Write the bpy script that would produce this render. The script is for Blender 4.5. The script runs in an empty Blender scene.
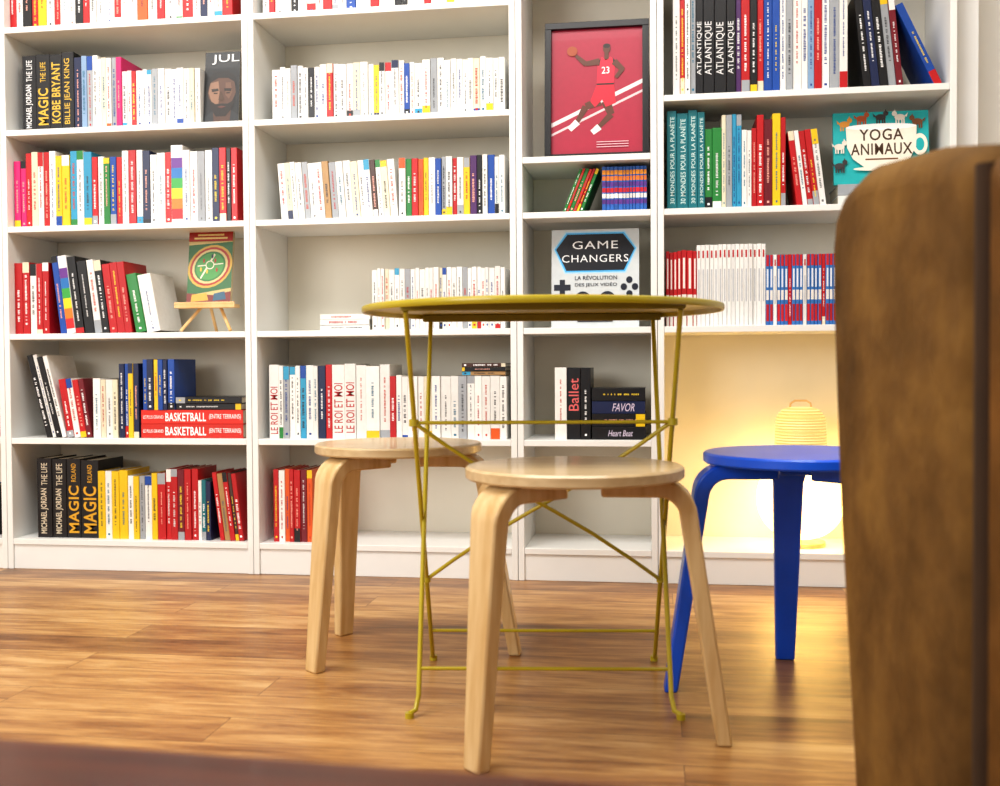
import bpy, math, random, bmesh
import numpy as np
from mathutils import Vector, Matrix
rnd=random.Random(7)
scene=bpy.context.scene
COL=scene.collection
# ---------------------------------------------------------------- camera
C=np.array([1.9979,-3.0253,.6186]); YAW,PIT,ROL,F=-.147,.0250,-.0065,1061.1
fw=np.array([math.sin(YAW)*math.cos(PIT),math.cos(YAW)*math.cos(PIT),-math.sin(PIT)])
r0=np.array([math.cos(YAW),-math.sin(YAW),0.]); u0_=np.cross(r0,fw)
ri=math.cos(ROL)*r0+math.sin(ROL)*u0_; up=math.cos(ROL)*u0_-math.sin(ROL)*r0
cam=bpy.data.cameras.new('camera'); camo=bpy.data.objects.new('camera',cam); COL.objects.link(camo)
camo.matrix_world=Matrix(((ri[0],up[0],-fw[0],C[0]),(ri[1],up[1],-fw[1],C[1]),(ri[2],up[2],-fw[2],C[2]),(0,0,0,1)))
cam.sensor_width=36; cam.lens=F*.036; cam.clip_start=.02
cam.dof.use_dof=True; cam.dof.focus_distance=2.8; cam.dof.aperture_fstop=4.8
scene.camera=camo
def on_y(u,v,Y):
    d=fw*F+ri*(u-500)+up*(393-v); t=(Y-C[1])/d[1]; return C[0]+d[0]*t, C[2]+d[2]*t
def wpt(lat,dep,z=0):
    s,c=math.sin(YAW),math.cos(YAW)
    return (C[0]+dep*s+lat*c, C[1]+dep*c-lat*s, z)
# ---------------------------------------------------------------- colour / materials
def lin(h):
    if isinstance(h,str):
        h=h.lstrip('#')
        if len(h)==3: h=''.join(c*2 for c in h)
        h=[int(h[i:i+2],16)/255 for i in (0,2,4)]
    return tuple((x/12.92 if x<=.04045 else ((x+.055)/1.055)**2.4) for x in h)
def mat(name):
    m=bpy.data.materials.new(name); m.use_nodes=True; nt=m.node_tree
    return m,nt,nt.nodes['Principled BSDF']
def simple(name,hexc,rough=.5,noise=.06,scale=30,metal=0,coat=0,bump=0,bscale=200,sheen=0,detail=2):
    m,nt,b=mat(name); c=lin(hexc)
    tc=nt.nodes.new('ShaderNodeTexCoord'); n=nt.nodes.new('ShaderNodeTexNoise'); n.inputs['Scale'].default_value=scale; n.inputs['Detail'].default_value=detail
    nt.links.new(tc.outputs['Object'],n.inputs['Vector'])
    rp=nt.nodes.new('ShaderNodeValToRGB'); rp.color_ramp.elements[0].position=.3; rp.color_ramp.elements[1].position=.7
    rp.color_ramp.elements[0].color=tuple(x*(1-noise) for x in c)+(1,); rp.color_ramp.elements[1].color=tuple(min(1,x*(1+noise)) for x in c)+(1,)
    nt.links.new(n.outputs['Fac'],rp.inputs['Fac']); nt.links.new(rp.outputs['Color'],b.inputs['Base Color'])
    b.inputs['Roughness'].default_value=rough; b.inputs['Metallic'].default_value=metal; b.inputs['Coat Weight'].default_value=coat
    b.inputs['Sheen Weight'].default_value=sheen
    if bump:
        n2=nt.nodes.new('ShaderNodeTexNoise'); n2.inputs['Scale'].default_value=bscale; nt.links.new(tc.outputs['Object'],n2.inputs['Vector'])
        bp=nt.nodes.new('ShaderNodeBump'); bp.inputs['Strength'].default_value=bump; bp.inputs['Distance'].default_value=.002
        nt.links.new(n2.outputs['Fac'],bp.inputs['Height']); nt.links.new(bp.outputs['Normal'],b.inputs['Normal'])
    return m
def suede(name,c1,c2,c3,rough=.8):
    m,nt,b=mat(name); N=nt.nodes; L=nt.links
    tc=N.new('ShaderNodeTexCoord')
    n=N.new('ShaderNodeTexNoise'); n.inputs['Scale'].default_value=6; n.inputs['Detail'].default_value=5; n.inputs['Roughness'].default_value=.6
    L.new(tc.outputs['Object'],n.inputs['Vector'])
    rp=N.new('ShaderNodeValToRGB'); e=rp.color_ramp.elements; e[0].position=.3; e[0].color=lin(c1)+(1,); e[1].position=.72; e[1].color=lin(c3)+(1,); x=e.new(.5); x.color=lin(c2)+(1,)
    L.new(n.outputs['Fac'],rp.inputs['Fac']); L.new(rp.outputs['Color'],b.inputs['Base Color'])
    n2=N.new('ShaderNodeTexNoise'); n2.inputs['Scale'].default_value=9; n2.inputs['Detail'].default_value=4; L.new(tc.outputs['Object'],n2.inputs['Vector'])
    bp=N.new('ShaderNodeBump'); bp.inputs['Strength'].default_value=.5; bp.inputs['Distance'].default_value=.02
    L.new(n2.outputs['Fac'],bp.inputs['Height']); L.new(bp.outputs['Normal'],b.inputs['Normal'])
    b.inputs['Roughness'].default_value=rough; b.inputs['Specular IOR Level'].default_value=.2
    return m
def wood(name,c1,c2,scale=(4,60,60),rough=.4,coat=.2):
    m,nt,b=mat(name)
    tc=nt.nodes.new('ShaderNodeTexCoord'); mp=nt.nodes.new('ShaderNodeMapping'); mp.inputs['Scale'].default_value=scale
    n=nt.nodes.new('ShaderNodeTexNoise'); n.inputs['Scale'].default_value=1; n.inputs['Detail'].default_value=5
    nt.links.new(tc.outputs['Object'],mp.inputs['Vector']); nt.links.new(mp.outputs['Vector'],n.inputs['Vector'])
    rp=nt.nodes.new('ShaderNodeValToRGB'); rp.color_ramp.elements[0].position=.3; rp.color_ramp.elements[1].position=.7
    rp.color_ramp.elements[0].color=lin(c1)+(1,); rp.color_ramp.elements[1].color=lin(c2)+(1,)
    nt.links.new(n.outputs['Fac'],rp.inputs['Fac']); nt.links.new(rp.outputs['Color'],b.inputs['Base Color'])
    b.inputs['Roughness'].default_value=rough; b.inputs['Coat Weight'].default_value=coat
    return m
def attr_mat(name,rough=.4,coat=.1):
    m,nt,b=mat(name)
    a=nt.nodes.new('ShaderNodeAttribute'); a.attribute_name='Col'
    tc=nt.nodes.new('ShaderNodeTexCoord'); n=nt.nodes.new('ShaderNodeTexNoise'); n.inputs['Scale'].default_value=60
    mr=nt.nodes.new('ShaderNodeMapRange'); mr.inputs['To Min'].default_value=.9; mr.inputs['To Max'].default_value=1.06
    mx=nt.nodes.new('ShaderNodeVectorMath'); mx.operation='SCALE'
    nt.links.new(tc.outputs['Object'],n.inputs['Vector']); nt.links.new(n.outputs['Fac'],mr.inputs['Value'])
    nt.links.new(a.outputs['Color'],mx.inputs[0]); nt.links.new(mr.outputs['Result'],mx.inputs['Scale'])
    nt.links.new(mx.outputs['Vector'],b.inputs['Base Color'])
    b.inputs['Roughness'].default_value=rough; b.inputs['Coat Weight'].default_value=coat
    return m
M_WHITE=simple('white_laminate','#ebebe8',.4,.015,8)
M_BACK=simple('bookcase_back_panel','#e9e4d5',.7,.03,6)
M_WALL=simple('wall_paint','#e6e3da',.8,.02,5,bump=.1)
M_CEIL=simple('ceiling_paint','#f2f1ec',.9,.02,5)
M_BOOK=attr_mat('printed_book_cover')
M_BIRCH=wood('birch_veneer','#c6a26c','#dfc596',(50,50,5),.4,.2)
M_SEAT=wood('birch_seat_veneer','#c0a47a','#d4bd94',(6,70,70),.33,.25)
M_BLUE=simple('blue_painted_wood','#1c63ee',.35,.06,12,coat=.3)
M_YEL=simple('mustard_yellow_enamel','#b9a722',.32,.05,20,coat=.3)
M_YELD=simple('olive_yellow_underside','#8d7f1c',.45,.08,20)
M_BLACK=simple('black_frame_lacquer','#15151a',.35,.05,20)
M_LEATH=suede('brown_suede_leather','#4d3618','#6a4d26','#856432',.85)
M_LEATHD=simple('dark_seam_leather','#38240f',.85,.15,9)
M_CUSH=suede('golden_brown_leather','#48300f','#63431c','#7c5424',.75)
M_TABLE=wood('dark_reddish_wood','#3c150b','#65301c',(3,24,24),.3,.05)
M_PINE=wood('pale_pine','#d8a765','#eac690',(30,30,6),.5,.1)
M_DARK=simple('dark_rubber','#1a1a1a',.7)
def floor_mat():
    m,nt,b=mat('oak_laminate_planks'); N=nt.nodes; L=nt.links
    tc=N.new('ShaderNodeTexCoord'); br=N.new('ShaderNodeTexBrick')
    br.offset=.37; br.offset_frequency=2
    for k,v in dict(Scale=1,**{'Mortar Size':.0007,'Mortar Smooth':.3,'Brick Width':1.25,'Row Height':.125}).items(): br.inputs[k].default_value=v
    br.inputs['Color1'].default_value=(0,0,0,1); br.inputs['Color2'].default_value=(1,1,1,1); br.inputs['Mortar'].default_value=(.5,.5,.5,1)
    L.new(tc.outputs['Object'],br.inputs['Vector'])
    sc=N.new('ShaderNodeVectorMath'); sc.operation='SCALE'; sc.inputs['Scale'].default_value=9
    L.new(br.outputs['Color'],sc.inputs[0])
    def nz(scale,det,dist,s3):
        mp=N.new('ShaderNodeMapping'); mp.inputs['Scale'].default_value=s3; L.new(tc.outputs['Object'],mp.inputs['Vector'])
        ad=N.new('ShaderNodeVectorMath'); ad.operation='ADD'; L.new(mp.outputs['Vector'],ad.inputs[0]); L.new(sc.outputs['Vector'],ad.inputs[1])
        n=N.new('ShaderNodeTexNoise'); n.inputs['Scale'].default_value=scale; n.inputs['Detail'].default_value=det; n.inputs['Roughness'].default_value=.65; n.inputs['Distortion'].default_value=dist
        L.new(ad.outputs['Vector'],n.inputs['Vector']); return n
    n=nz(1.3,8,.35,(3,20,1)); nf=nz(1,3,.1,(10,130,1))
    def ma(a,k,c):
        q=N.new('ShaderNodeMath'); q.operation='MULTIPLY_ADD'; L.new(a,q.inputs[0]); q.inputs[1].default_value=k
        if isinstance(c,float): q.inputs[2].default_value=c
        else: L.new(c,q.inputs[2])
        return q.outputs[0]
    v=ma(n.outputs['Fac'],1.05,-.29); v=ma(br.outputs['Color'],.26,v); v=ma(nf.outputs['Fac'],.22,v)
    rp=N.new('ShaderNodeValToRGB'); e=rp.color_ramp.elements
    e[0].position=.22; e[0].color=lin('#6a4626')+(1,); e[1].position=.80; e[1].color=lin('#d5b17c')+(1,)
    x=e.new(.4); x.color=lin('#976a3e')+(1,); x=e.new(.58); x.color=lin('#ba8e58')+(1,)
    L.new(v,rp.inputs['Fac'])
    mix=N.new('ShaderNodeMix'); mix.data_type='RGBA'; mix.inputs[7].default_value=lin('#5c3c20')+(1,)
    L.new(br.outputs['Fac'],mix.inputs[0]); L.new(rp.outputs['Color'],mix.inputs[6])
    L.new(mix.outputs[2],b.inputs['Base Color'])
    b.inputs['Roughness'].default_value=.35; b.inputs['Specular IOR Level'].default_value=.45
    bp=N.new('ShaderNodeBump'); bp.inputs['Strength'].default_value=.2; bp.inputs['Distance'].default_value=.001
    L.new(nf.outputs['Fac'],bp.inputs['Height']); L.new(bp.outputs['Normal'],b.inputs['Normal'])
    return m
M_FLOOR=floor_mat()
# ---------------------------------------------------------------- mesh builder
_T={}
def text_geo(s):
    if s in _T: return _T[s]
    cu=bpy.data.curves.new('t','FONT'); cu.body=s; cu.size=1; cu.resolution_u=3; cu.offset=.004
    if s in ('GAME','CHANGERS'): cu.offset=0; cu.space_character=1.12
    if s in ('MAGIC','MICHAEL JORDAN','BASKETBALL','KOBE BRYANT'): cu.offset=.02; cu.space_character=1.06
    if s in ('YOGA','ANIMAUX'): cu.offset=.012; cu.space_character=1.1
    if s in ('FAVOR','Heart Beat'): cu.shear=.3
    ob=bpy.data.objects.new('t',cu); COL.objects.link(ob)
    dg=bpy.context.evaluated_depsgraph_get()
    me=bpy.data.meshes.new_from_object(ob.evaluated_get(dg))
    vs=[(v.co.x,v.co.y) for v in me.vertices]; fs=[tuple(p.vertices) for p in me.polygons]
    bpy.data.objects.remove(ob); bpy.data.curves.remove(cu); bpy.data.meshes.remove(me)
    xs=[v[0] for v in vs]; ys=[v[1] for v in vs]; x0,x1,y0,y1=min(xs),max(xs),min(ys),max(ys)
    vs=[((x-x0)/(x1-x0),(y-y0)/(y1-y0)) for x,y in vs]
    _T[s]=(vs,fs,(x1-x0)/(y1-y0)); return _T[s]
class MB:
    def __init__(s): s.v=[]; s.f=[]; s.c=[]; s.m=[]; s.xf=None
    def add(s,vs,fs,col=(1,1,1),mi=0):
        b=len(s.v)
        if s.xf is not None: vs=[tuple(s.xf@Vector(v)) for v in vs]
        s.v+=[tuple(v) for v in vs]
        for f in fs: s.f.append(tuple(i+b for i in f)); s.c.append(col); s.m.append(mi)
    def box(s,x0,x1,y0,y1,z0,z1,col=(1,1,1),mi=0):
        s.add([(x0,y0,z0),(x1,y0,z0),(x1,y1,z0),(x0,y1,z0),(x0,y0,z1),(x1,y0,z1),(x1,y1,z1),(x0,y1,z1)],
              [(0,3,2,1),(4,5,6,7),(0,1,5,4),(1,2,6,5),(2,3,7,6),(3,0,4,7)],col,mi)
    def prism_z(s,pl,z0,z1,col=(1,1,1),mi=0):
        n=len(pl); vs=[(x,y,z0) for x,y in pl]+[(x,y,z1) for x,y in pl]
        s.add(vs,[tuple(range(n-1,-1,-1)),tuple(range(n,2*n))]+[(i,(i+1)%n,n+(i+1)%n,n+i) for i in range(n)],col,mi)
    def prism(s,pl,fa,fb,col=(1,1,1),mi=0):
        n=len(pl); vs=[fa(*p) for p in pl]+[fb(*p) for p in pl]
        s.add(vs,[tuple(range(n-1,-1,-1)),tuple(range(n,2*n))]+[(i,(i+1)%n,n+(i+1)%n,n+i) for i in range(n)],col,mi)
    def tube(s,pts,r,n=10,col=(1,1,1),mi=0):
        pts=[Vector(p) for p in pts]; rings=[]
        t0=(pts[1]-pts[0]).normalized(); a=Vector((0,0,1)) if abs(t0.z)<.9 else Vector((1,0,0))
        nn=t0.cross(a).normalized()
        for i,p in enumerate(pts):
            t=(pts[min(i+1,len(pts)-1)]-pts[max(i-1,0)]).normalized()
            nn=(nn-t*nn.dot(t)).normalized(); bb=t.cross(nn)
            rings.append([tuple(p+(nn*math.cos(2*math.pi*k/n)+bb*math.sin(2*math.pi*k/n))*r) for k in range(n)])
        vs=[v for R in rings for v in R]; fs=[]
        for i in range(len(pts)-1):
            for k in range(n): fs.append((i*n+k,i*n+(k+1)%n,(i+1)*n+(k+1)%n,(i+1)*n+k))
        fs.append(tuple(range(n-1,-1,-1))); fs.append(tuple(range(len(vs)-n,len(vs))))
        s.add(vs,fs,col,mi)
    def lathe(s,prof,n=48,col=(1,1,1),mi=0,c=(0,0,0)):
        vs=[]; fs=[]
        for r,z in prof:
            for k in range(n):
                a=2*math.pi*k/n; vs.append((c[0]+max(r,1e-5)*math.cos(a),c[1]+max(r,1e-5)*math.sin(a),c[2]+z))
        for i in range(len(prof)-1):
            for k in range(n): fs.append((i*n+k,i*n+(k+1)%n,(i+1)*n+(k+1)%n,(i+1)*n+k))
        s.add(vs,fs,col,mi)
    def text(s,t,fn,col):
        vs,fs,_=text_geo(t); s.add([fn(a,b) for a,b in vs],fs,col)
    def mesh(s,name,mats,smooth=False,attr=False,recalc=False):
        me=bpy.data.meshes.new(name); me.from_pydata(s.v,[],s.f)
        for m in mats: me.materials.append(m)
        if len(mats)>1: me.polygons.foreach_set('material_index',s.m)
        if attr:
            a=me.color_attributes.new('Col','FLOAT_COLOR','CORNER'); arr=[]
            for p,c in zip(s.f,s.c): arr+= (list(c[:3])+[1.0])*len(p)
            a.data.foreach_set('color',arr)
        if recalc:
            bm=bmesh.new(); bm.from_mesh(me); bmesh.ops.recalc_face_normals(bm,faces=bm.faces); bm.to_mesh(me); bm.free()
        if smooth:
            me.polygons.foreach_set('use_smooth',[True]*len(me.polygons))
            try: me.set_sharp_from_angle(angle=math.radians(40))
            except Exception: pass
        me.update(); return me
    def obj(s,name,mats,parent=None,smooth=False,attr=False,bevel=0,seg=2,recalc=False,**kw):
        o=bpy.data.objects.new(name,s.mesh(name,mats,smooth,attr,recalc)); COL.objects.link(o)
        if parent: o.parent=parent
        if bevel:
            b=o.modifiers.new('bevel','BEVEL'); b.width=bevel; b.segments=seg; b.limit_method='ANGLE'; b.angle_limit=math.radians(40)
        for k,v in kw.items(): o[k]=v
        return o
def empty(name,loc,rot=0,**kw):
    e=bpy.data.objects.new(name,None); COL.objects.link(e); e.location=loc; e.rotation_euler=(0,0,rot); e.empty_display_size=.05
    for k,v in kw.items(): e[k]=v
    return e
# ---------------------------------------------------------------- room
def sbox(name,x0,x1,y0,y1,z0,z1,m):
    b=MB(); b.box(x0,x1,y0,y1,z0,z1); return b.obj(name,[m],kind='structure')
sbox('floor',-2.6,4.0,-5.6,.39,-.05,0,M_FLOOR)
sbox('wall_back',-2.6,4.0,.292,.39,0,2.8,M_WALL)
sbox('wall_left',-2.7,-2.6,-5.6,.39,0,2.8,M_WALL)
sbox('wall_right',4.0,4.1,-5.6,.39,0,2.8,M_WALL)
sbox('ceiling',-2.6,4.0,-5.6,.39,2.8,2.9,M_CEIL)
sbox('trim_1',2.815,2.87,.06,.292,0,2.8,M_WHITE)
sbox('trim_2',2.90,3.05,.22,.292,0,2.8,M_CEIL)
sbox('baseboard_back',3.05,4.0,.276,.292,0,.08,M_WHITE)
# ---------------------------------------------------------------- bookcases
ZB,Z2,Z3,Z4,Z5=.0942,.4063,.7285,1.0584,1.3544
Z6=on_y(240,14,0)[1]; ZC5=on_y(585,155,0)[1]; ZD5=on_y(800,89,0)[1]
TH=.018; DEP=.28
def bookcase(x0,x1,levels,label):
    b=MB(); p=.0185; g=.0008
    H=2.37
    b.box(x0+g,x0+p,0,DEP,0,H); b.box(x1-p,x1-g,0,DEP,0,H)
    b.box(x0+p,x1-p,.002,DEP,H-TH,H)
    b.box(x0+p,x1-p,.006,.022,0,ZB-TH)
    b.box(x0+p,x1-p,DEP-.006,DEP,0.001,H-TH,mi=1)
    o=b.obj('bookcase',[M_WHITE,M_BACK],bevel=.0012,seg=1,label=label,category='bookcase',group='white bookcases along the wall')
    for z in levels:
        s=MB(); s.box(x0+p+.0003,x1-p-.0003,.001,DEP-.0065,z-TH,z)
        s.obj('shelf',[M_WHITE],parent=o,bevel=.0012,seg=1)
    return o
XB=[0,.8,1.6,2.0,2.8]
LV=[ZB,Z2,Z3,Z4,Z5,Z6,Z6+.33]
bookcase(-.8,0,LV,'tall white laminate bookcase seen only by its edge')
bookcase(XB[0],XB[1],LV,'tall wide white bookcase filled with colourful books')
bookcase(XB[1],XB[2],LV,'tall wide white bookcase filled with mostly white paperbacks')
bookcase(XB[2],XB[3],[ZB,Z2,Z3,Z4,ZC5,ZC5+.58],'tall narrow white bookcase holding a framed poster')
bookcase(XB[3],XB[4],[ZB,Z3,Z4,ZD5,ZD5+.42],'tall wide white bookcase with a lamp in its niche')
# ---------------------------------------------------------------- books
PAL={'w':'#e8e7e3','r':'#b9141b','k':'#131317','b':'#174a9f','n':'#18244a','y':'#e6c019','g':'#27803a','o':'#d95b22','p':'#d81c70',
'c':'#3399c0','t':'#15707a','e':'#9fa3a8','u':'#4d2560','m':'#701222','a':'#b08a58','l':'#ddd5bb','v':'#ececec','d':'#4a2e26','s':'#84a0c0','z':'#3b78bd','x':'#e9e9e6','q':'#2a5fae','f':'#cf2a1c','h':'#b9141b'}
CN={'w':'white','r':'red','k':'black','b':'blue','n':'navy','y':'yellow','g':'green','o':'orange','p':'pink','c':'light blue','t':'dark teal',
'e':'grey','u':'purple','m':'maroon','a':'tan','l':'cream','v':'rainbow-striped','d':'brown','s':'pale blue','z':'blue and red','x':'white','q':'multicoloured striped','f':'bright red','h':'red and white'}
PAGE=lin('#e0d8c4')
def jit(c,a=.08):
    k=1+rnd.uniform(-a,a); return tuple(min(1,x*k) for x in c)
def book_geo(b,w,d,h,ch,text=None,tcol=None,plain=False,tspan=(.12,.9)):
    col=jit(lin(PAL[ch])); t=min(.0016,w*.14); c=min(.0012,w*.15)
    pl=[(0,d),(0,c),(c,0),(w-c,0),(w,c),(w,d),(w-t,d),(w-t,t+c),(t,t+c),(t,d)]
    b.prism_z(pl,0,h,col)
    b.box(t,w-t,t+c,d-.003,.0025,h-.0025,PAGE)
    e=-.0003
    def q(x0,x1,z0,z1,cc,ee=None):
        ee=e if ee is None else ee
        b.add([(x0,ee,z0),(x1,ee,z0),(x1,ee,z1),(x0,ee,z1)],[(0,1,2,3)],cc)
    dark=ch in 'kbnturmdgp'
    if ch=='v':
        cs=['#d2232a','#ee7d21','#f3d320','#3aa546','#2172b8','#6a3390']
        for i,x in enumerate(cs): q(c,w-c,h*(.06+.13*i),h*(.06+.13*(i+1)),lin(x))
        return
    if ch=='q':
        cs=['#2b63b0','#5c2f86','#e8e4dc','#c8202a','#5c2f86','#e07a22','#e8961e']
        for i,x in enumerate(cs): q(c*.5,w-c*.5,h*(.04+.13*i),h*(.04+.13*(i+1)-.03),jit(lin(x),.2))
        return
    if ch=='z':
        q(c,w-c,h*.84,h,lin('#c22026')); q(c,w-c,h*.36,h*.5,lin('#e8e4dc')); q(c,w-c,h*.06,h*.3,jit(lin('#c22026'),.25)); q(w*.25,w*.75,h*.54,h*.8,lin('#dfe6ee')); return
    if ch=='h':
        q(c,w-c,0,h*.42,lin('#e6e2da')); q(w*.3,w*.7,h*.5,h*.9,lin('#f0e6e0')); return
    if ch=='x':
        q(w*.3,w*.7,h*.84,h*.93,lin('#b5191f')); q(w*.35,w*.65,h*.3,h*.7,lin('#b9bcc0')); return
    if text:
        parts=text if isinstance(text,tuple) else ((text,tspan[0],tspan[1],1.),)
        tc=lin(tcol or '#ffffff')
        for s_,a0,a1,k in parts:
            z0,z1=h*a0,h*a1; nat=(z1-z0)/text_geo(s_)[2]*1.6; tw=min(w*.74*k,nat); x0=(w-tw)/2
            b.text(s_,lambda a,bb:(x0+tw-bb*tw,e,z0+a*(z1-z0)),tc)
        return
    if plain: return
    acc=lin(rnd.choice(['#ffffff','#f2d23a','#e8e8e8','#f3b0a0','#ffffff'])) if dark else lin(rnd.choice(['#2c2c32','#b5191f','#1d3f88','#35353c','#c2402a','#2b6e8a','#6a6a6a']))
    if rnd.random()<(.45 if dark else .3):
        bc=lin(PAL[rnd.choice('rbknyogecw' if not dark else 'wyelrk')])
        if rnd.random()<.5: q(0.0006,w-.0006,h*.0,h*rnd.uniform(.06,.2),bc)
        else: q(0.0006,w-.0006,h*rnd.uniform(.8,.92),h,bc)
    z=h*rnd.uniform(.12,.3); ze=h*rnd.uniform(.6,.88); tw=min(w*.45,.0075)*rnd.uniform(.5,1)
    x0=(w-tw)/2
    while z<ze:
        L=rnd.uniform(.0014,.003); q(x0,x0+tw*rnd.uniform(.75,1),z,z+L,acc,-.0005); z+=L+rnd.uniform(.0012,.0022)
        if rnd.random()<.16: z+=.006
    if rnd.random()<.35: q(x0,x0+tw,h*.05,h*.05+.006,acc,-.0005)
STUFF=MB(); NBOOK=[0]
YB=.03
def book_label(ch,tilt,flat,text):
    if flat: return f"{CN[ch]} book lying flat in a stack on the shelf"
    if text: return f"{CN[ch]} hardcover book with bold spine lettering, standing upright"
    if abs(tilt)>3: return f"{CN[ch]} book leaning sideways against its neighbours"
    return f"slim {CN[ch]} paperback standing upright in a row"
def seg(z,u0,u1,vt,cols,tilt=0,text=None,tcol=None,stuff=False,group='books',dep=.15,y=YB,vb=None,plain=False,tspan=(.12,.9),hj=.03):
    cols=cols.replace(' ',''); n=len(cols)
    vb=vt+60 if vb is None else vb
    X0=on_y(u0,vb,y)[0]; X1=on_y(u1,vb,y)[0]; H=on_y((u0+u1)/2,vt,y)[1]-z
    th=math.radians(tilt); ws=[rnd.uniform(.75,1.3) if not plain else 1 for _ in range(n)]; S=sum(ws); ct=math.cos(th)
    x=X0
    for i,ch in enumerate(cols):
        sp=(X1-X0)*ws[i]/S; w=sp*ct-.0006; h=(H-w*abs(math.sin(th)))/ct*(1-rnd.uniform(0,hj)); yy=y+rnd.uniform(0,.006); d=dep*rnd.uniform(.92,1.05)
        R=Matrix.Rotation(th,4,'Y')
        if tilt>0: mt=Matrix.Translation((x+sp,yy,z+.0002))@R@Matrix.Translation((-w,0,0))
        else: mt=Matrix.Translation((x,yy,z+.0002))@R
        tx=text[i] if isinstance(text,list) else text
        if stuff:
            STUFF.xf=mt; book_geo(STUFF,w,d,h,ch,tx,tcol,False,tspan)
        else:
            b=MB(); book_geo(b,w,d,h,ch,tx,tcol,False,tspan)
            o=b.obj('book',[M_BOOK],attr=True,label=book_label(ch,tilt,False,tx),category='book',group=group); o.matrix_world=mt; NBOOK[0]+=1
        x+=sp
def stack(z,u0,u1,vtop,cols,texts=None,tcol=None,group='stacked books',dep=.15,y=YB,vb=None,jx=.004):
    n=len(cols); vb=vtop+15 if vb is None else vb
    X0=on_y(u0,vb,y)[0]; X1=on_y(u1,vb,y)[0]; H=on_y((u0+u1)/2,vtop,y)[1]-z; t=H/n
    for i,ch in enumerate(cols):
        b=MB(); tx=texts[i] if texts else None
        hh=X1-X0-rnd.uniform(0,jx)
        book_geo(b,t-.0004,dep,hh,ch,tx,tcol,False,(.08,.92))
        mt=Matrix.Translation((X0,y+rnd.uniform(0,.004),z+i*t+t-.0002))@Matrix.Rotation(math.pi/2,4,'Y')
        o=b.obj('book',[M_BOOK],attr=True,label=book_label(ch,0,True,tx),category='book',group=group); o.matrix_world=mt; NBOOK[0]+=1
    return z+H
# bay A
seg(Z6,8,232,-52,'rwkrywrwwkrwwwrwwowrwwrwnwwr',stuff=True,vb=0)
g='sports books on the upper shelf of the wide bookcase'
MJ=(('MICHAEL JORDAN',.05,.62,1.),('THE LIFE',.66,.94,1.))
seg(Z5,22,36,55,'k',text=MJ,tcol='#e8e8e8',group=g)
seg(Z5,36,50,54,'k',text=(('MAGIC',.08,.56,1.),('THE LIFE',.64,.9,.7)),tcol='#d9b23a',group=g)
seg(Z5,50,74,52,'kk',text=[(('KOBE BRYANT',.1,.9,1.),),(('BILLIE JEAN KING',.08,.92,.8),)],tcol='#d9b23a',group=g)
seg(Z5,74,98,55,'nsew',group=g)
seg(Z5,98,122,57,'wlwep',group=g)
seg(Z5,122,200,68,'wwrwwwewwwwwlw',group=g)
g='colourful paperbacks on the second shelf'
seg(Z4,14,26,160,'pp',group=g); seg(Z4,26,56,151,'rlwrw',group=g); seg(Z4,56,70,154,'yy',group=g); seg(Z4,70,92,150,'cwc',group=g)
seg(Z4,92,122,156,'rwgbr',group=g); seg(Z4,122,150,149,'wrwn',group=g); seg(Z4,150,171,152,'wwr',group=g); seg(Z4,171,183,143,'v',group=g)
seg(Z4,183,212,149,'wwew',group=g); seg(Z4,212,237,146,'nrkr',group=g)
g='leaning books on the middle shelf'
seg(Z3,15,49,262,'rrwrr',0,group=g); seg(Z3,60,84,254,'bvk',-7,group=g); seg(Z3,85,109,259,'kwk',-7,group=g)
seg(Z3,109,132,261,'rrr',-7,group=g); seg(Z3,136,160,272,'gw',-10,group=g)
g='books and stacks on the lower shelf'
seg(Z2,46,66,354,'kwkw',-14,group=g); seg(Z2,67,92,378,'rwrm',-9,group=g); seg(Z2,93,118,378,'wlwl',group=g); seg(Z2,119,139,362,'nbyn',group=g)
BK=(('LE PLUS GRAND',.02,.22,.5),('BASKETBALL',.24,.64,1.),('(ENTRE TERRAINS)',.67,.98,.75))
zt=stack(Z2,141,243,410,'ff',[BK,BK],'#ffffff',group=g,vb=422)
seg(zt,142,174,359,'bnybnb',group=g,vb=395)
stack(zt,176,242,397,'kk',group=g)
g='books on the bottom shelf'
seg(ZB,37,66,458,'kk',text=MJ,tcol='#d8ccb4',group=g,vb=500)
seg(ZB,66,98,458,'kk',text=(('MAGIC',.06,.66,1.),('ROLAND',.71,.94,.6)),tcol='#d9a32a',group=g,vb=500)
seg(ZB,98,112,470,'yw',group=g); seg(ZB,112,128,470,'yy',group=g); seg(ZB,128,152,475,'wyew',group=g); seg(ZB,152,166,473,'yr',group=g)
seg(ZB,166,198,468,'rrmrr',group=g); seg(ZB,198,211,480,'wtn',group=g); seg(ZB,220,244,472,'rardr',-7,group=g)
# bay B
seg(Z6,262,504,-50,'wrwwkwwwrwwbwwrwwkwwwrwwywwwrww',stuff=True,vb=0)
g='small white paperbacks on the upper shelf'
seg(Z5,272,505,60,'wwwewwkwwrwwwlwwywwwwbwwwewwwwwwlwwww',group=g,vb=90,hj=.08)
g='white and coloured paperbacks on the second shelf'
seg(Z4,281,398,160,'wlwwewwaewwlwwdwlw',-4,group=g); seg(Z4,399,505,155,'wgroywbewrwyukwbww',group=g,hj=.06)
seg(Z3,372,505,267,'wwwlwwwewwwwwwlwwwwewwwwwwww',stuff=True,vb=300)
stack(Z3,320,370,314,'www',group='flat white booklets')
g='white paperbacks on the lower shelf'
LR='LE ROI ET MOI'
seg(Z2,269,279,364,'w',text=LR,tcol='#b5191f',group=g,tspan=(.06,.7)); seg(Z2,279,318,365,'wewwcww',group=g); seg(Z2,318,332,364,'nr',group=g)
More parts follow.
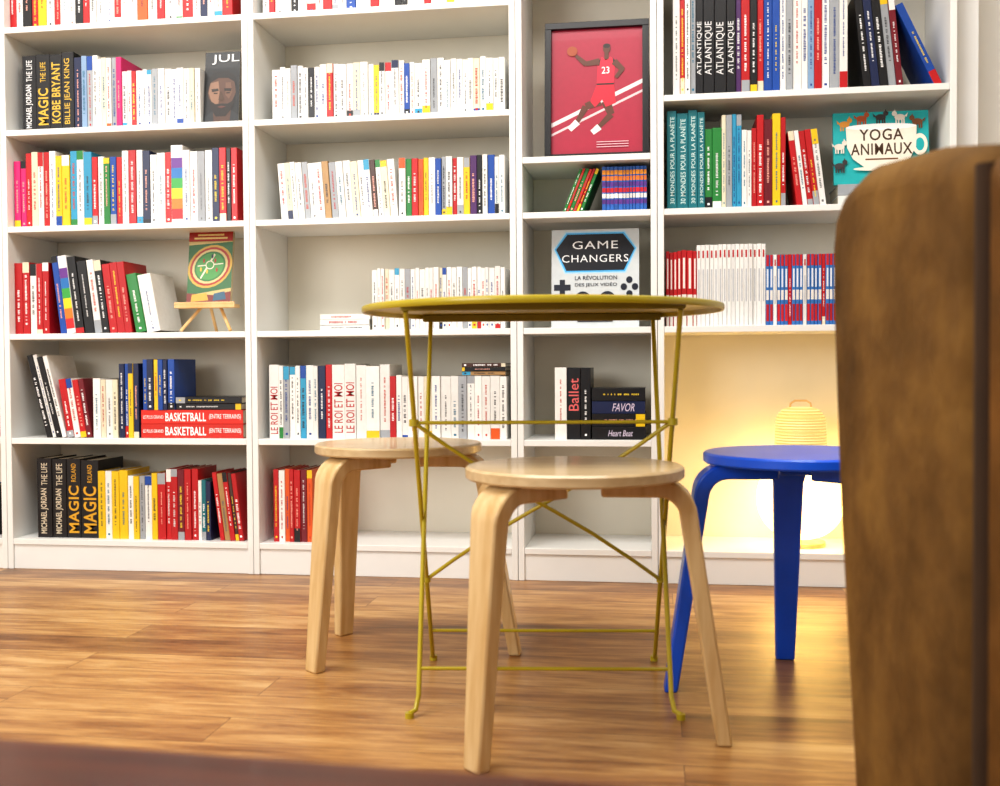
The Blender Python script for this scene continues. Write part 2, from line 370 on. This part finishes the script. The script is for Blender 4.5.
seg(Z2,332,356,363,'ww',text=LR,tcol='#b5191f',group=g,tspan=(.08,.75)); seg(Z2,356,390,364,'www',group=g); seg(Z2,390,402,375,'rw',group=g)
seg(Z2,402,507,376,'wwwlwwwewwwww',group=g,hj=.01)
zz=on_y(480,375.3,YB)[1]
stack(zz,462,506,363,'akd',group=g,y=YB+.004)
seg(ZB,273,312,469,'rworrmo',group='red books on the bottom shelf',vb=500)
# bay C
seg(Z4,562,582,168,'gfgfrg',22,group='thin leaning comics',vb=205,dep=.15)
seg(Z4,602,647,166,'qqqqqqqqqqqq',group='small striped booklets',vb=190,hj=.005)
seg(Z2,555,567,366,'w',group='novels beside a stack'); seg(Z2,567,591,366,'kk',text=['Ballet',None],tcol='#e06a6a',group='novels beside a stack',tspan=(.4,.85))
HB=(('Heart Beat',.3,.76,1.),); FV=(('FAVOR',.38,.8,1.),)
stack(Z2,592,646,388,'kknk',[HB,None,FV,None],'#d8cbe0',group='dark novels stacked flat',vb=420)
# bay D
g='tall books on the top shelf'
seg(ZD5,673,696,-25,'wrwe',group=g,vb=40,dep=.19); seg(ZD5,696,736,-12,'kkkk',text='ATLANTIQUE',tcol='#e2e2e2',group=g,vb=40,dep=.19,tspan=(.2,.7))
seg(ZD5,736,764,-20,'urkr',group=g,vb=40,dep=.19); seg(ZD5,764,780,-15,'bb',group=g,vb=40,dep=.19)
seg(ZD5,780,848,-22,'wewwsrwew',group=g,vb=40,dep=.19); seg(ZD5,864,904,-10,'knkem',-6,group=g,vb=80,dep=.19)
seg(ZD5,935,944,0,'b',-25,group=g,vb=80,dep=.19,hj=0)
g='travel and novelty books on the second shelf'
seg(Z4,667,705,110,'tttt',text=(('30 MONDES POUR LA PLANÈTE',.06,.94,.75),),tcol='#d5ebe6',group=g,vb=160); seg(Z4,705,722,126,'gg',group=g); seg(Z4,722,742,114,'lecc',group=g)
seg(Z4,742,757,128,'wwr',group=g); seg(Z4,757,786,112,'rmyr',group=g,hj=.08); seg(Z4,797,827,128,'rwrrw',-7,group=g)
seg(Z3,666,697,250,'hhhhhhh',stuff=True,vb=300); seg(Z3,697,766,244,'x'*16,stuff=True,vb=300,dep=.13,plain=True,hj=.005)
seg(Z3,766,837,254,'zzxzzzrzzzxzzzzrzzz',stuff=True,vb=300,dep=.13,plain=True,hj=.005)
seg(ZB,-30,-8,485,'nbk',group='books in the neighbouring bookcase',vb=500); seg(Z2,-32,-10,390,'rwr',group='books in the neighbouring bookcase',vb=410)
STUFF.xf=None
STUFF.obj('books',[M_BOOK],attr=True,kind='stuff',label='rows of thin paperbacks and comics on white shelves',category='books')
# ---------------------------------------------------------------- covers facing out
def face(name,u0,u1,vt,z,y,art,label,lean=6,th=.012,back='#f2f2f2',category='book',vb=None):
    vb=vt+40 if vb is None else vb
    X0=on_y(u0,vb,y)[0]; X1=on_y(u1,vb,y)[0]; W=X1-X0; H=(on_y((u0+u1)/2,vt,y)[1]-z)/math.cos(math.radians(lean))
    b=MB(); bc=lin(back)
    b.box(0,W,0,.0016,0,H,bc); b.box(0,W,th-.0016,th,0,H,bc); b.box(0,.0016,.0016,th-.0016,0,H,bc); b.box(.0017,W-.002,.0016,th-.0016,.002,H-.002,PAGE)
    class A: pass
    a=A(); lay=[0]
    def pt(e): return lambda p,q:(p*W,-e,q*H)
    def poly(pts,c):
        lay[0]+=1; e=.0002+.00012*lay[0]; f=pt(e); b.add([f(*p) for p in pts],[tuple(range(len(pts)))],lin(c))
    def rect(x0,x1,y0,y1,c): poly([(x0,y0),(x1,y0),(x1,y1),(x0,y1)],c)
    def ell(cx,cy,rx,ry,c,n=28): poly([(cx+rx*math.cos(2*math.pi*i/n),cy+ry*math.sin(2*math.pi*i/n)) for i in range(n)],c)
    def txt(s,x0,x1,y0,y1,c):
        lay[0]+=1; e=.0002+.00012*lay[0]; f=pt(e); b.text(s,lambda p,q:f(x0+p*(x1-x0),y0+q*(y1-y0)),lin(c))
    a.poly,a.rect,a.ell,a.txt=poly,rect,ell,txt
    art(a)
    o=b.obj(name,[M_BOOK],attr=True,label=label,category=category)
    o.matrix_world=Matrix.Translation((X0,y,z+.0003))@Matrix.Rotation(-math.radians(lean),4,'X')
    return X0,X1,H
def art_jul(a):
    def S(pts,c): a.poly([(.5+(x-.56)*1.75,.02+(y-.1)*1.12) for x,y in pts],c)
    a.rect(0,1,0,1,'#14171a'); a.poly([(0,0),(1,0),(1,.12),(.8,.2),(.25,.2),(0,.1)],'#24282c')
    S([(.44,.1),(.7,.1),(.72,.3),(.42,.3)],'#4e362b')
    S([(.36,.62),(.33,.48),(.38,.32),(.48,.21),(.62,.21),(.74,.32),(.79,.48),(.76,.63),(.66,.69),(.46,.69)],'#553a2d')
    S([(.37,.6),(.345,.48),(.4,.36),(.5,.3),(.53,.45),(.5,.62)],'#8a6853')
    S([(.62,.6),(.7,.6),(.73,.48),(.68,.4),(.62,.45)],'#6b4c3c')
    S([(.345,.42),(.38,.3),(.47,.19),(.63,.19),(.75,.3),(.785,.46),(.73,.37),(.66,.34),(.56,.345),(.46,.34),(.4,.37)],'#1b1411')
    S([(.33,.52),(.34,.66),(.44,.735),(.66,.74),(.78,.67),(.8,.54),(.755,.61),(.66,.655),(.5,.66),(.38,.61)],'#100d0b')
    S([(.39,.525),(.5,.53),(.51,.5),(.4,.49)],'#241812'); S([(.6,.53),(.72,.525),(.71,.49),(.6,.5)],'#1c120d')
    S([(.43,.478),(.49,.478),(.49,.466),(.43,.466)],'#0d0b0a'); S([(.635,.478),(.695,.478),(.695,.466),(.635,.466)],'#0d0b0a')
    S([(.53,.49),(.56,.49),(.61,.39),(.56,.375),(.51,.39)],'#47301f'); S([(.49,.305),(.56,.318),(.64,.305),(.56,.285)],'#5a332d')
    a.txt('JUL',.2,.98,.83,.965,'#e4e6e7')
face('book',203,238,50,Z5,.05,art_jul,'dark book cover with a bearded face, facing outward',back='#15181b')
def art_com(a):
    a.rect(0,1,0,1,'#cdb878')
    a.poly([(0,.12),(1,.22),(1,.86),(0,.82)],'#2f6a38')
    for k,c in ((1.,'#c9a544'),(.9,'#a8321f'),(.8,'#d8c489'),(.70,'#357a3e'),(.62,'#4c9a4c')):
        a.poly([(.5+.5*k*math.cos(i*.2856)*1.0+.08*k*math.sin(i*.2856),.52+.30*k*math.sin(i*.2856)) for i in range(22)],c)
    a.poly([(.28,.36),(.31,.35),(.62,.68),(.59,.70)],'#e9e4cf'); a.poly([(.22,.52),(.8,.55),(.8,.565),(.22,.535)],'#e9e4cf')
    a.ell(.5,.54,.10,.06,'#e9e4cf'); a.ell(.5,.54,.08,.046,'#4c9a4c')
    for x,y,c in ((.36,.6,'#b03524'),(.62,.6,'#b03524'),(.44,.45,'#e0c23a'),(.66,.47,'#b03524'),(.3,.48,'#e0c23a'),(.55,.66,'#22324a')): a.ell(x,y,.022,.03,c)
    a.poly([(0,0),(1,0),(1,.17),(.6,.12),(0,.15)],'#7c281e'); a.poly([(.1,.03),(.5,.05),(.45,.15),(.12,.13)],'#d7a93c'); a.poly([(.6,.04),(.9,.06),(.86,.17),(.62,.14)],'#2d5d78')
    a.rect(0,1,.87,1,'#a8281f'); a.rect(.12,.88,.90,.925,'#ecd892'); a.rect(.2,.8,.945,.97,'#ecd892')
ZE=on_y(208,304,.06)[1]
face('book',186,230,231,ZE+.001,.078,art_com,'green and red illustrated comic cover on a small easel',lean=8,back='#d9c9a0',vb=270)
def art_game(a):
    a.rect(0,1,0,1,'#ccd2d4')
    def hexa(k,c): a.poly([(.5+(x-.5)*k,.765+(y-.765)*(1+(k-1)*2.2)) for x,y in ((.17,.965),(.83,.965),(.965,.80),(.84,.565),(.16,.565),(.035,.80))],c)
    hexa(1.03,'#a9d6ee'); hexa(1.0,'#4fb0ea'); hexa(.965,'#0b0e1a')
    a.txt('GAME',.24,.76,.80,.88,'#f4f6f8'); a.txt('CHANGERS',.12,.88,.665,.74,'#f4f6f8')
    K_='#141a2c'
    a.rect(.095,.155,.33,.49,K_); a.rect(.03,.22,.38,.44,K_)
    for dx,dy in ((0,.07),(0,-.07),(.07,0),(-.07,0)): a.ell(.89+dx*.9,.41+dy,.036,.034,K_)
    a.txt('LA RÉVOLUTION',.27,.75,.485,.535,K_); a.txt('DES JEUX VIDÉO',.27,.75,.41,.46,K_)
    a.ell(.36,.28,.095,.088,K_); a.ell(.64,.28,.095,.088,K_); a.ell(.36,.28,.06,.055,'#5b7f9c'); a.ell(.64,.28,.06,.055,'#5b7f9c'); a.rect(.3,.7,.06,.12,K_)
face('book',551,639,228,Z3,.06,art_game,'grey cover with dark controller symbols and white title',back='#c9d0d2',vb=270)
def art_yoga(a):
    a.rect(0,1,0,1,'#1fb0b4')
    def beast(x,y,c,s=1,f=1):
        s*=.85
        a.ell(x,y,.065*s,.05*s,c); a.ell(x+f*.065*s,y+.06*s,.032*s,.042*s,c)
        for k in (-.045,-.015,.025,.05): a.rect(x+k*s-.009*s,x+k*s+.009*s,y-.11*s,y-.02*s,c)
        a.poly([(x+f*.05*s,y+.085*s),(x+f*.06*s,y+.135*s),(x+f*.075*s,y+.09*s)],c); a.poly([(x-f*.055*s,y+.01),(x-f*.1*s,y+.07*s),(x-f*.085*s,y+.0)],c)
    for x,y,c,f in ((.12,.84,'#e09a3e',1),(.30,.91,'#b4582e',1),(.5,.92,'#3c3a3c',1),(.70,.91,'#e8e2d8',-1),(.88,.84,'#7a4e30',-1),(.06,.52,'#e6dfd2',1),(.06,.25,'#3c3a3c',1)): beast(x,y,c,1,f)
    a.ell(.90,.52,.08,.15,'#f2ecdc'); a.ell(.90,.52,.045,.09,'#1fb0b4')
    a.poly([(.13,.78),(.87,.78),(.86,.5),(.80,.34),(.68,.22),(.32,.22),(.20,.34),(.14,.5)],'#f2ecdc'); a.ell(.5,.78,.37,.045,'#ffffff'); a.ell(.5,.20,.30,.03,'#f2ecdc')
    a.txt('YOGA',.27,.73,.59,.75,'#4a3220'); a.txt('ANIMAUX',.18,.82,.39,.55,'#4a3220'); a.rect(.33,.67,.32,.34,'#7a4e30')
zy=stack(Z4,838,925,183,'we',group='flat books under a cover',y=.055,dep=.16,vb=195)
face('book',834,930,110,zy,.065,art_yoga,'turquoise landscape book about yoga with little animals',back='#1fb0b4',vb=150)
# easel
b=MB(); X0=on_y(176,320,.06)[0]; X1=on_y(236,320,.06)[0]; xm=(X0+X1)/2
es=empty('display_easel',(xm,.06,Z3),0,label='small pale wooden display easel under a comic',category='easel')
b.box(X0-xm,X1-xm,-.012,.032,ZE-Z3-.012,ZE-Z3-.001); b.box(X0-xm,X1-xm,-.012,-.008,ZE-Z3-.001,ZE-Z3+.006); b.obj('ledge',[M_PINE],parent=es,bevel=.001)
for sx in (-1,1):
    b=MB(); b.tube([(sx*.03,.040,ZE-Z3-.006),(sx*.08,-.004,.005)],.005,8); b.obj('leg',[M_PINE],parent=es,smooth=True)
b=MB(); b.tube([(0,.036,ZE-Z3-.006),(0,.08,.005)],.005,8); b.obj('leg',[M_PINE],parent=es,smooth=True)
# framed poster
def poster():
    y=.07; lean=math.radians(5); X0=on_y(544,90,y)[0]; X1=on_y(649,90,y)[0]; W=X1-X0; H=(on_y(596,17,y)[1]-ZC5)/math.cos(lean)
    root=empty('framed_poster',(X0,y,ZC5+.0005),0,label='black framed crimson poster of a leaping basketball player',category='poster'); root.rotation_euler=(-lean,0,0)
    f=.019; b=MB()
    for q in ((0,W,0,f),(0,W,H-f,H),(0,f,f,H-f),(W-f,W,f,H-f)): b.box(q[0],q[1],0,.02,q[2],q[3])
    b.obj('picture_frame',[M_BLACK],parent=root,bevel=.001)
    b=MB(); b.box(f,W-f,.012,.018,f,H-f,lin('#a51c3b')); iw,ih=W-2*f,H-2*f; L=[0]
    def P(pts,c):
        L[0]+=1; e=.012-.0002-.00012*L[0]; b.add([(f+p*iw,e,f+q*ih) for p,q in pts],[tuple(range(len(pts)))],lin(c))
    def E(cx,cy,rx,ry,c): P([(cx+rx*math.cos(i*.3),cy+ry*math.sin(i*.3)) for i in range(21)],c)
    def limb(x0,y0,x1,y1,w0,w1,c):
        dx,dy=(x1-x0)*iw,(y1-y0)*ih; l=math.hypot(dx,dy); nx,ny=-dy/l,dx/l
        P([(x0+nx*w0/iw,y0+ny*w0/ih),(x0-nx*w0/iw,y0-ny*w0/ih),(x1-nx*w1/iw,y1-ny*w1/ih),(x1+nx*w1/iw,y1+ny*w1/ih)],c)
    P([(0,.22),(1,.55),(1,.585),(0,.255)],'#e6dcdc'); P([(0,.15),(1,.48),(1,.50),(0,.17)],'#dcc6ca')
    sk='#5e3222'
    limb(.60,.42,.66,.31,.014,.010,sk); limb(.66,.31,.52,.21,.010,.006,sk); limb(.53,.215,.45,.17,.010,.008,'#e8e6e4')
    limb(.54,.42,.38,.38,.014,.010,sk); limb(.38,.38,.28,.25,.010,.006,sk); limb(.29,.26,.20,.20,.010,.008,'#e8e6e4')
    P([(.50,.55),(.69,.56),(.71,.40),(.60,.37),(.56,.43),(.48,.37),(.43,.42)],'#d01735')
    P([(.50,.56),(.515,.74),(.56,.77),(.60,.74),(.65,.77),(.70,.74),(.69,.56)],'#dc2040'); P([(.50,.56),(.69,.56),(.69,.547),(.50,.547)],'#1a1010')
    P([(.515,.70),(.52,.74),(.545,.76),(.53,.70)],'#1a1010'); P([(.69,.70),(.70,.74),(.675,.76),(.68,.70)],'#1a1010')
    limb(.53,.735,.38,.72,.010,.007,sk); limb(.385,.715,.27,.79,.008,.005,sk); limb(.69,.73,.79,.66,.010,.007,sk); limb(.785,.67,.71,.60,.007,.005,sk)
    P([(.585,.75),(.63,.75),(.63,.81),(.585,.81)],sk); E(.61,.835,.042,.036,sk); E(.61,.857,.04,.018,'#24120d'); E(.23,.825,.058,.04,'#a3491f')
    L[0]+=1; b.text('23',lambda p,q:(f+(.555+p*.085)*iw,.012-.0002-.00012*L[0],f+(.635+q*.055)*ih),lin('#ffffff'))
    for i in range(3): P([(.5,.09-.02*i),(.85,.09-.02*i),(.85,.096-.02*i),(.5,.096-.02*i)],'#ddb9c0')
    b.obj('poster_print',[M_BOOK],parent=root,attr=True)
poster()
# ---------------------------------------------------------------- lamp
def lamp():
    lx=on_y(801,500,.13)[0]; root=empty('table_lamp',(lx,.14,ZB),0,label='glowing white globe lamp with a ribbed cream top',category='lamp')
    m,nt,bs=mat('glowing_opal_glass'); bs.inputs['Base Color'].default_value=(1,.95,.85,1); bs.inputs['Emission Color'].default_value=(1,.61,.15,1); bs.inputs['Emission Strength'].default_value=6.2
    m2,nt2,b2=mat('ribbed_cream_glass'); b2.inputs['Emission Color'].default_value=(1,.80,.32,1); b2.inputs['Emission Strength'].default_value=.36
    w=nt2.nodes.new('ShaderNodeTexWave'); w.bands_direction='Z'; w.inputs['Scale'].default_value=38; tc=nt2.nodes.new('ShaderNodeTexCoord'); nt2.links.new(tc.outputs['Object'],w.inputs['Vector'])
    rp=nt2.nodes.new('ShaderNodeValToRGB'); rp.color_ramp.elements[0].color=lin('#b59a45')+(1,); rp.color_ramp.elements[1].color=lin('#ece0a0')+(1,); nt2.links.new(w.outputs['Fac'],rp.inputs['Fac']); nt2.links.new(rp.outputs['Color'],b2.inputs['Base Color'])
    b=MB(); b.lathe([(0,0),(.07,0),(.07,.012),(.035,.018),(0,.018)]); b.obj('base',[M_PINE],parent=root,smooth=True)
    b=MB(); pr=[]
    for i in range(25):
        a=-math.pi/2+math.pi*i/24; pr.append((.125*abs(math.cos(a))**.85,.018+.118+.118*math.sin(a)))
    b.lathe(pr); b.obj('globe_shade',[m],parent=root,smooth=True)
    b=MB(); pr=[(.04,.25)]
    for i in range(20):
        t=i/19; z=.256+t*.132; r=.074-.006*t-.014*max(0,t-.8)*5*max(0,t-.8)*5; pr+=[(r,z),(r+.0018,z+.0035)]
    pr+=[(.048,.396),(.03,.401),(0,.402)]
    b.lathe(pr,64); b.obj('top_shade',[m2],parent=root,smooth=True)
    b=MB(); b.tube([(-.03,0,.398),(-.028,0,.412),(-.016,0,.420),(.016,0,.420),(.028,0,.412),(.03,0,.398)],.003,8); b.obj('handle',[M_PINE],parent=root,smooth=True)
lamp()
# ---------------------------------------------------------------- bistro table
def table():
    root=empty('folding_bistro_table',wpt(.081,2.03),.112,label='round mustard yellow metal folding bistro table',category='table')
    zt=.733; R=.342; th=.013
    b=MB(); b.lathe([(0,zt),(R-.006,zt),(R-.001,zt-.002),(R,zt-.005),(R,zt-th+.003),(R-.002,zt-th),(R-.006,zt-th+.001),(R-.008,zt-.004),(0,zt-.004)],96); b.obj('table_top',[M_YEL],parent=root,smooth=True)
    for y in (-.225,.215):
        b=MB(); hw=math.sqrt((R-.012)**2-y*y); b.box(-hw,hw,y-.010,y+.010,zt-.019,zt-.0042); b.obj('support_bar',[M_YELD],parent=root,bevel=.002,label='olive bar under the table top')
    hw=.234; r=.0046; hi=zt-.019
    def frame(hb,y0,y1,zb,foot,brace=False):
        b=MB()
        X=lambda z: hb+(hw-hb)*(z-.012)/(hi-.012)
        for s in (-1,1):
            top=Vector((s*hw,y1,hi)); bot=Vector((s*hb,y0,.012))
            if foot: pts=[top,top.lerp(bot,.5),top.lerp(bot,.97),bot+Vector((s*.004,-.004,0)),bot+Vector((s*.014,-.012,-.004))]
            else: pts=[top,top.lerp(bot,.5),bot,bot+Vector((0,.014,-.004))]
            b.tube(pts,r,12)
            b.lathe([(0,0),(.008,0),(.008,.01),(0,.01)],12,c=tuple(pts[-1]-Vector((0,0,.008))))
        Y=lambda z: y0+(y1-y0)*(z-.012)/(hi-.012)
        b.tube([(-X(zb),Y(zb),zb),(X(zb),Y(zb),zb)],r*.75,10)
        b.obj('leg_frame',[M_YEL],parent=root,smooth=True)
        if brace:
            b=MB(); z0,z1=.517,.194
            b.tube([(-X(z0)-.004,Y(z0),z0),(X(z0)+.004,Y(z0),z0)],.0034,10)
            for s in (-1,1): b.lathe([(0,-.008),(.009,-.006),(.009,.006),(0,.008)],12,c=(s*(X(z0)+.001),Y(z0),z0))
            b.obj('spreader_bar',[M_YEL],parent=root,smooth=True)
            b=MB()
            for s in (-1,1):
                pts=[]
                for t in (0,.12,.3,.45,.5,.55,.7,.88,1):
                    z=z0+(z1-z0)*(t+.02*math.sin(t*2*math.pi)); pts.append((s*X(z)*(1-2*t),Y(z)+s*.004,z))
                b.tube(pts,.0038,10)
                b.lathe([(0,-.007),(.008,-.005),(.008,.005),(0,.007)],12,c=(s*X(z1),Y(z1),z1))
            b.obj('cross_brace',[M_YEL],parent=root,smooth=True)
    frame(.224,-.17,.21,.075,True)
    frame(.232,.175,-.22,.075,False,True)
table()
# ---------------------------------------------------------------- stools
def leg_mesh(m,RF=.222):
    b=MB(); cx,cz,rr=.138,.372,.048
    path=[(.045,.42),(.09,.42)]
    for i in range(0,9):
        a=math.radians(90-i*10.4); path.append((cx+rr*math.cos(a),cz+rr*math.sin(a)))
    x,z=path[-1]
    for i in range(1,8): t=i/7; path.append((x+(RF-x)*t,z*(1-t)))
    rings=[]; n=len(path)
    for i,(x,z) in enumerate(path):
        p0=path[max(i-1,0)]; p1=path[min(i+1,n-1)]; tx,tz=p1[0]-p0[0],p1[1]-p0[1]; l=math.hypot(tx,tz); nx,nz=-tz/l,tx/l
        if i==n-1: nx,nz=1,0
        if i==0: nx,nz=0,1
        if nx<0 or (i<4 and nz<0): nx,nz=-nx,-nz
        s=max(0,(i-8)/(n-9)); hw=.033*(1-s)+.019*s; tk=.029*(1-s)+.025*s
        o=(x+nx*tk/2,z+nz*tk/2 if i<n-1 else 0); q=(x-nx*tk/2,z-nz*tk/2 if i<n-1 else 0)
        rings.append([(o[0],-hw,o[1]),(o[0],hw,o[1]),(q[0],hw,q[1]),(q[0],-hw,q[1])])
    vs=[v for r in rings for v in r]; fs=[(0,1,2,3),tuple(len(vs)-4+k for k in (3,2,1,0))]
    for i in range(n-1):
        for k in range(4): fs.append((i*4+k,(i+1)*4+k,(i+1)*4+(k+1)%4,i*4+(k+1)%4))
    b.add(vs,fs); return b.mesh('leg',[m],smooth=True,recalc=True)
def seat_mesh(m):
    b=MB(); R=.18; b.lathe([(0,.4345),(R-.004,.4345),(R,.438),(R,.4515),(R-.004,.455),(0,.455)],80); return b.mesh('seat',[m],smooth=True)
def stool(loc,base,ms,ml,label,legs):
    root=empty('stool',loc,base,label=label,category='stool',group='three-legged stools around the table')
    o=bpy.data.objects.new('seat',seat_mesh(ms)); COL.objects.link(o); o.parent=root
    for k,rf in legs:
        o=bpy.data.objects.new('leg',leg_mesh(ml,rf)); COL.objects.link(o); o.parent=root; o.rotation_euler=(0,0,math.radians(k))
        bv=o.modifiers.new('bevel','BEVEL'); bv.width=.004; bv.segments=2; bv.limit_method='ANGLE'; bv.angle_limit=math.radians(40)
R_=math.radians; Y0=-YAW
stool((1.4428,-.7828,0),Y0+R_(-3),M_SEAT,M_BIRCH,'pale birch stool with bentwood legs beside the table',((-4,.252),(138,.205),(227,.222)))
stool((1.862,-1.276,0),Y0+R_(-3),M_SEAT,M_BIRCH,'pale birch stool standing in front of the table',((-4,.243),(139,.222),(224,.214)))
stool((2.264,-.9787,0),Y0+R_(308),M_BLUE,M_BLUE,'blue painted stool with bentwood legs by the armchair',((0,.235),(134,.235),(227,.243)))
# ---------------------------------------------------------------- armchair
def armchair():
    root=empty('armchair',wpt(.400,.85),-YAW,label='brown suede leather armchair with high rounded back',category='armchair')
    def side(pts,x0,x1,name,m,bev,seg=5):
        b=MB(); b.prism(pts,lambda p,q:(x0,p-.85,q),lambda p,q:(x1,p-.85,q))
        return b.obj(name,[m],parent=root,smooth=True,bevel=bev,seg=seg,recalc=True)
    side([(.893,.10),(1.21,.10),(1.272,.45),(1.300,.70),(1.300,.76),(1.288,.80),(1.255,.826),(1.18,.840),(1.02,.826),(.893,.803)],0,.74,'backrest',M_LEATH,.034,8)
    arm=[(.42,.10),(.888,.10),(.888,.795),(.80,.75),(.72,.62),(.45,.58),(.42,.54)]
    side(arm,.004,.13,'armrest',M_CUSH,.016)
    side(arm,.61,.736,'armrest',M_CUSH,.016)
    side([(.40,.30),(.885,.30),(.885,.42),(.40,.43)],.135,.605,'seat_cushion',M_CUSH,.03)
    side([(.43,.10),(.885,.10),(.885,.295),(.43,.295)],.135,.605,'seat_base',M_LEATH,.01)
    b=MB(); b.tube([(.012,.041,.12),(.012,.041,.785)],.013,12); b.obj('piping',[M_LEATHD],parent=root,smooth=True)
    for x in (.06,.68):
        for y in (-.38,.3):
            b=MB(); b.lathe([(0,0),(.014,0),(.022,.105),(0,.105)],16,c=(x,y,0)); b.obj('leg',[M_DARK],parent=root,smooth=True)
armchair()
# ---------------------------------------------------------------- low table
def low_table():
    root=empty('coffee_table',wpt(-.16,.735),-YAW-math.radians(11.5),label='dark reddish brown low rectangular wooden table',category='table')
    b=MB(); b.box(-.62,.48,-.60,-.005,.322,.35); b.obj('table_top',[M_TABLE],parent=root,bevel=.008,seg=3,smooth=True)
    for x in (-.57,.43):
        for y in (-.55,-.06):
            b=MB(); b.lathe([(0,0),(.016,0),(.024,.3215),(0,.3215)],20,c=(x,y,0)); b.obj('leg',[M_TABLE],parent=root,smooth=True)
low_table()
# ---------------------------------------------------------------- light
def area(loc,target,sx,sy,e,col):
    l=bpy.data.lights.new('area_light','AREA'); l.shape='RECTANGLE'; l.size=sx; l.size_y=sy; l.energy=e; l.color=col
    o=bpy.data.objects.new('area_light',l); COL.objects.link(o); o.location=loc
    o.rotation_euler=(Vector(target)-Vector(loc)).to_track_quat('-Z','Y').to_euler()
area((.9,-1.5,2.72),(.9,-1.1,0),3.4,1.0,78,(1,.985,.955))
area((-.9,-4.6,1.9),(1.1,0,.9),2.0,1.6,76,(1,.985,.965))
w=bpy.data.worlds.new('world'); scene.world=w; w.use_nodes=True; w.node_tree.nodes['Background'].inputs['Color'].default_value=(.97,.97,.99,1); w.node_tree.nodes['Background'].inputs['Strength'].default_value=.52
scene.view_settings.view_transform='Standard'
for lk in ('Medium High Contrast','None'):
    try:
        scene.view_settings.look=lk; break
    except Exception: pass
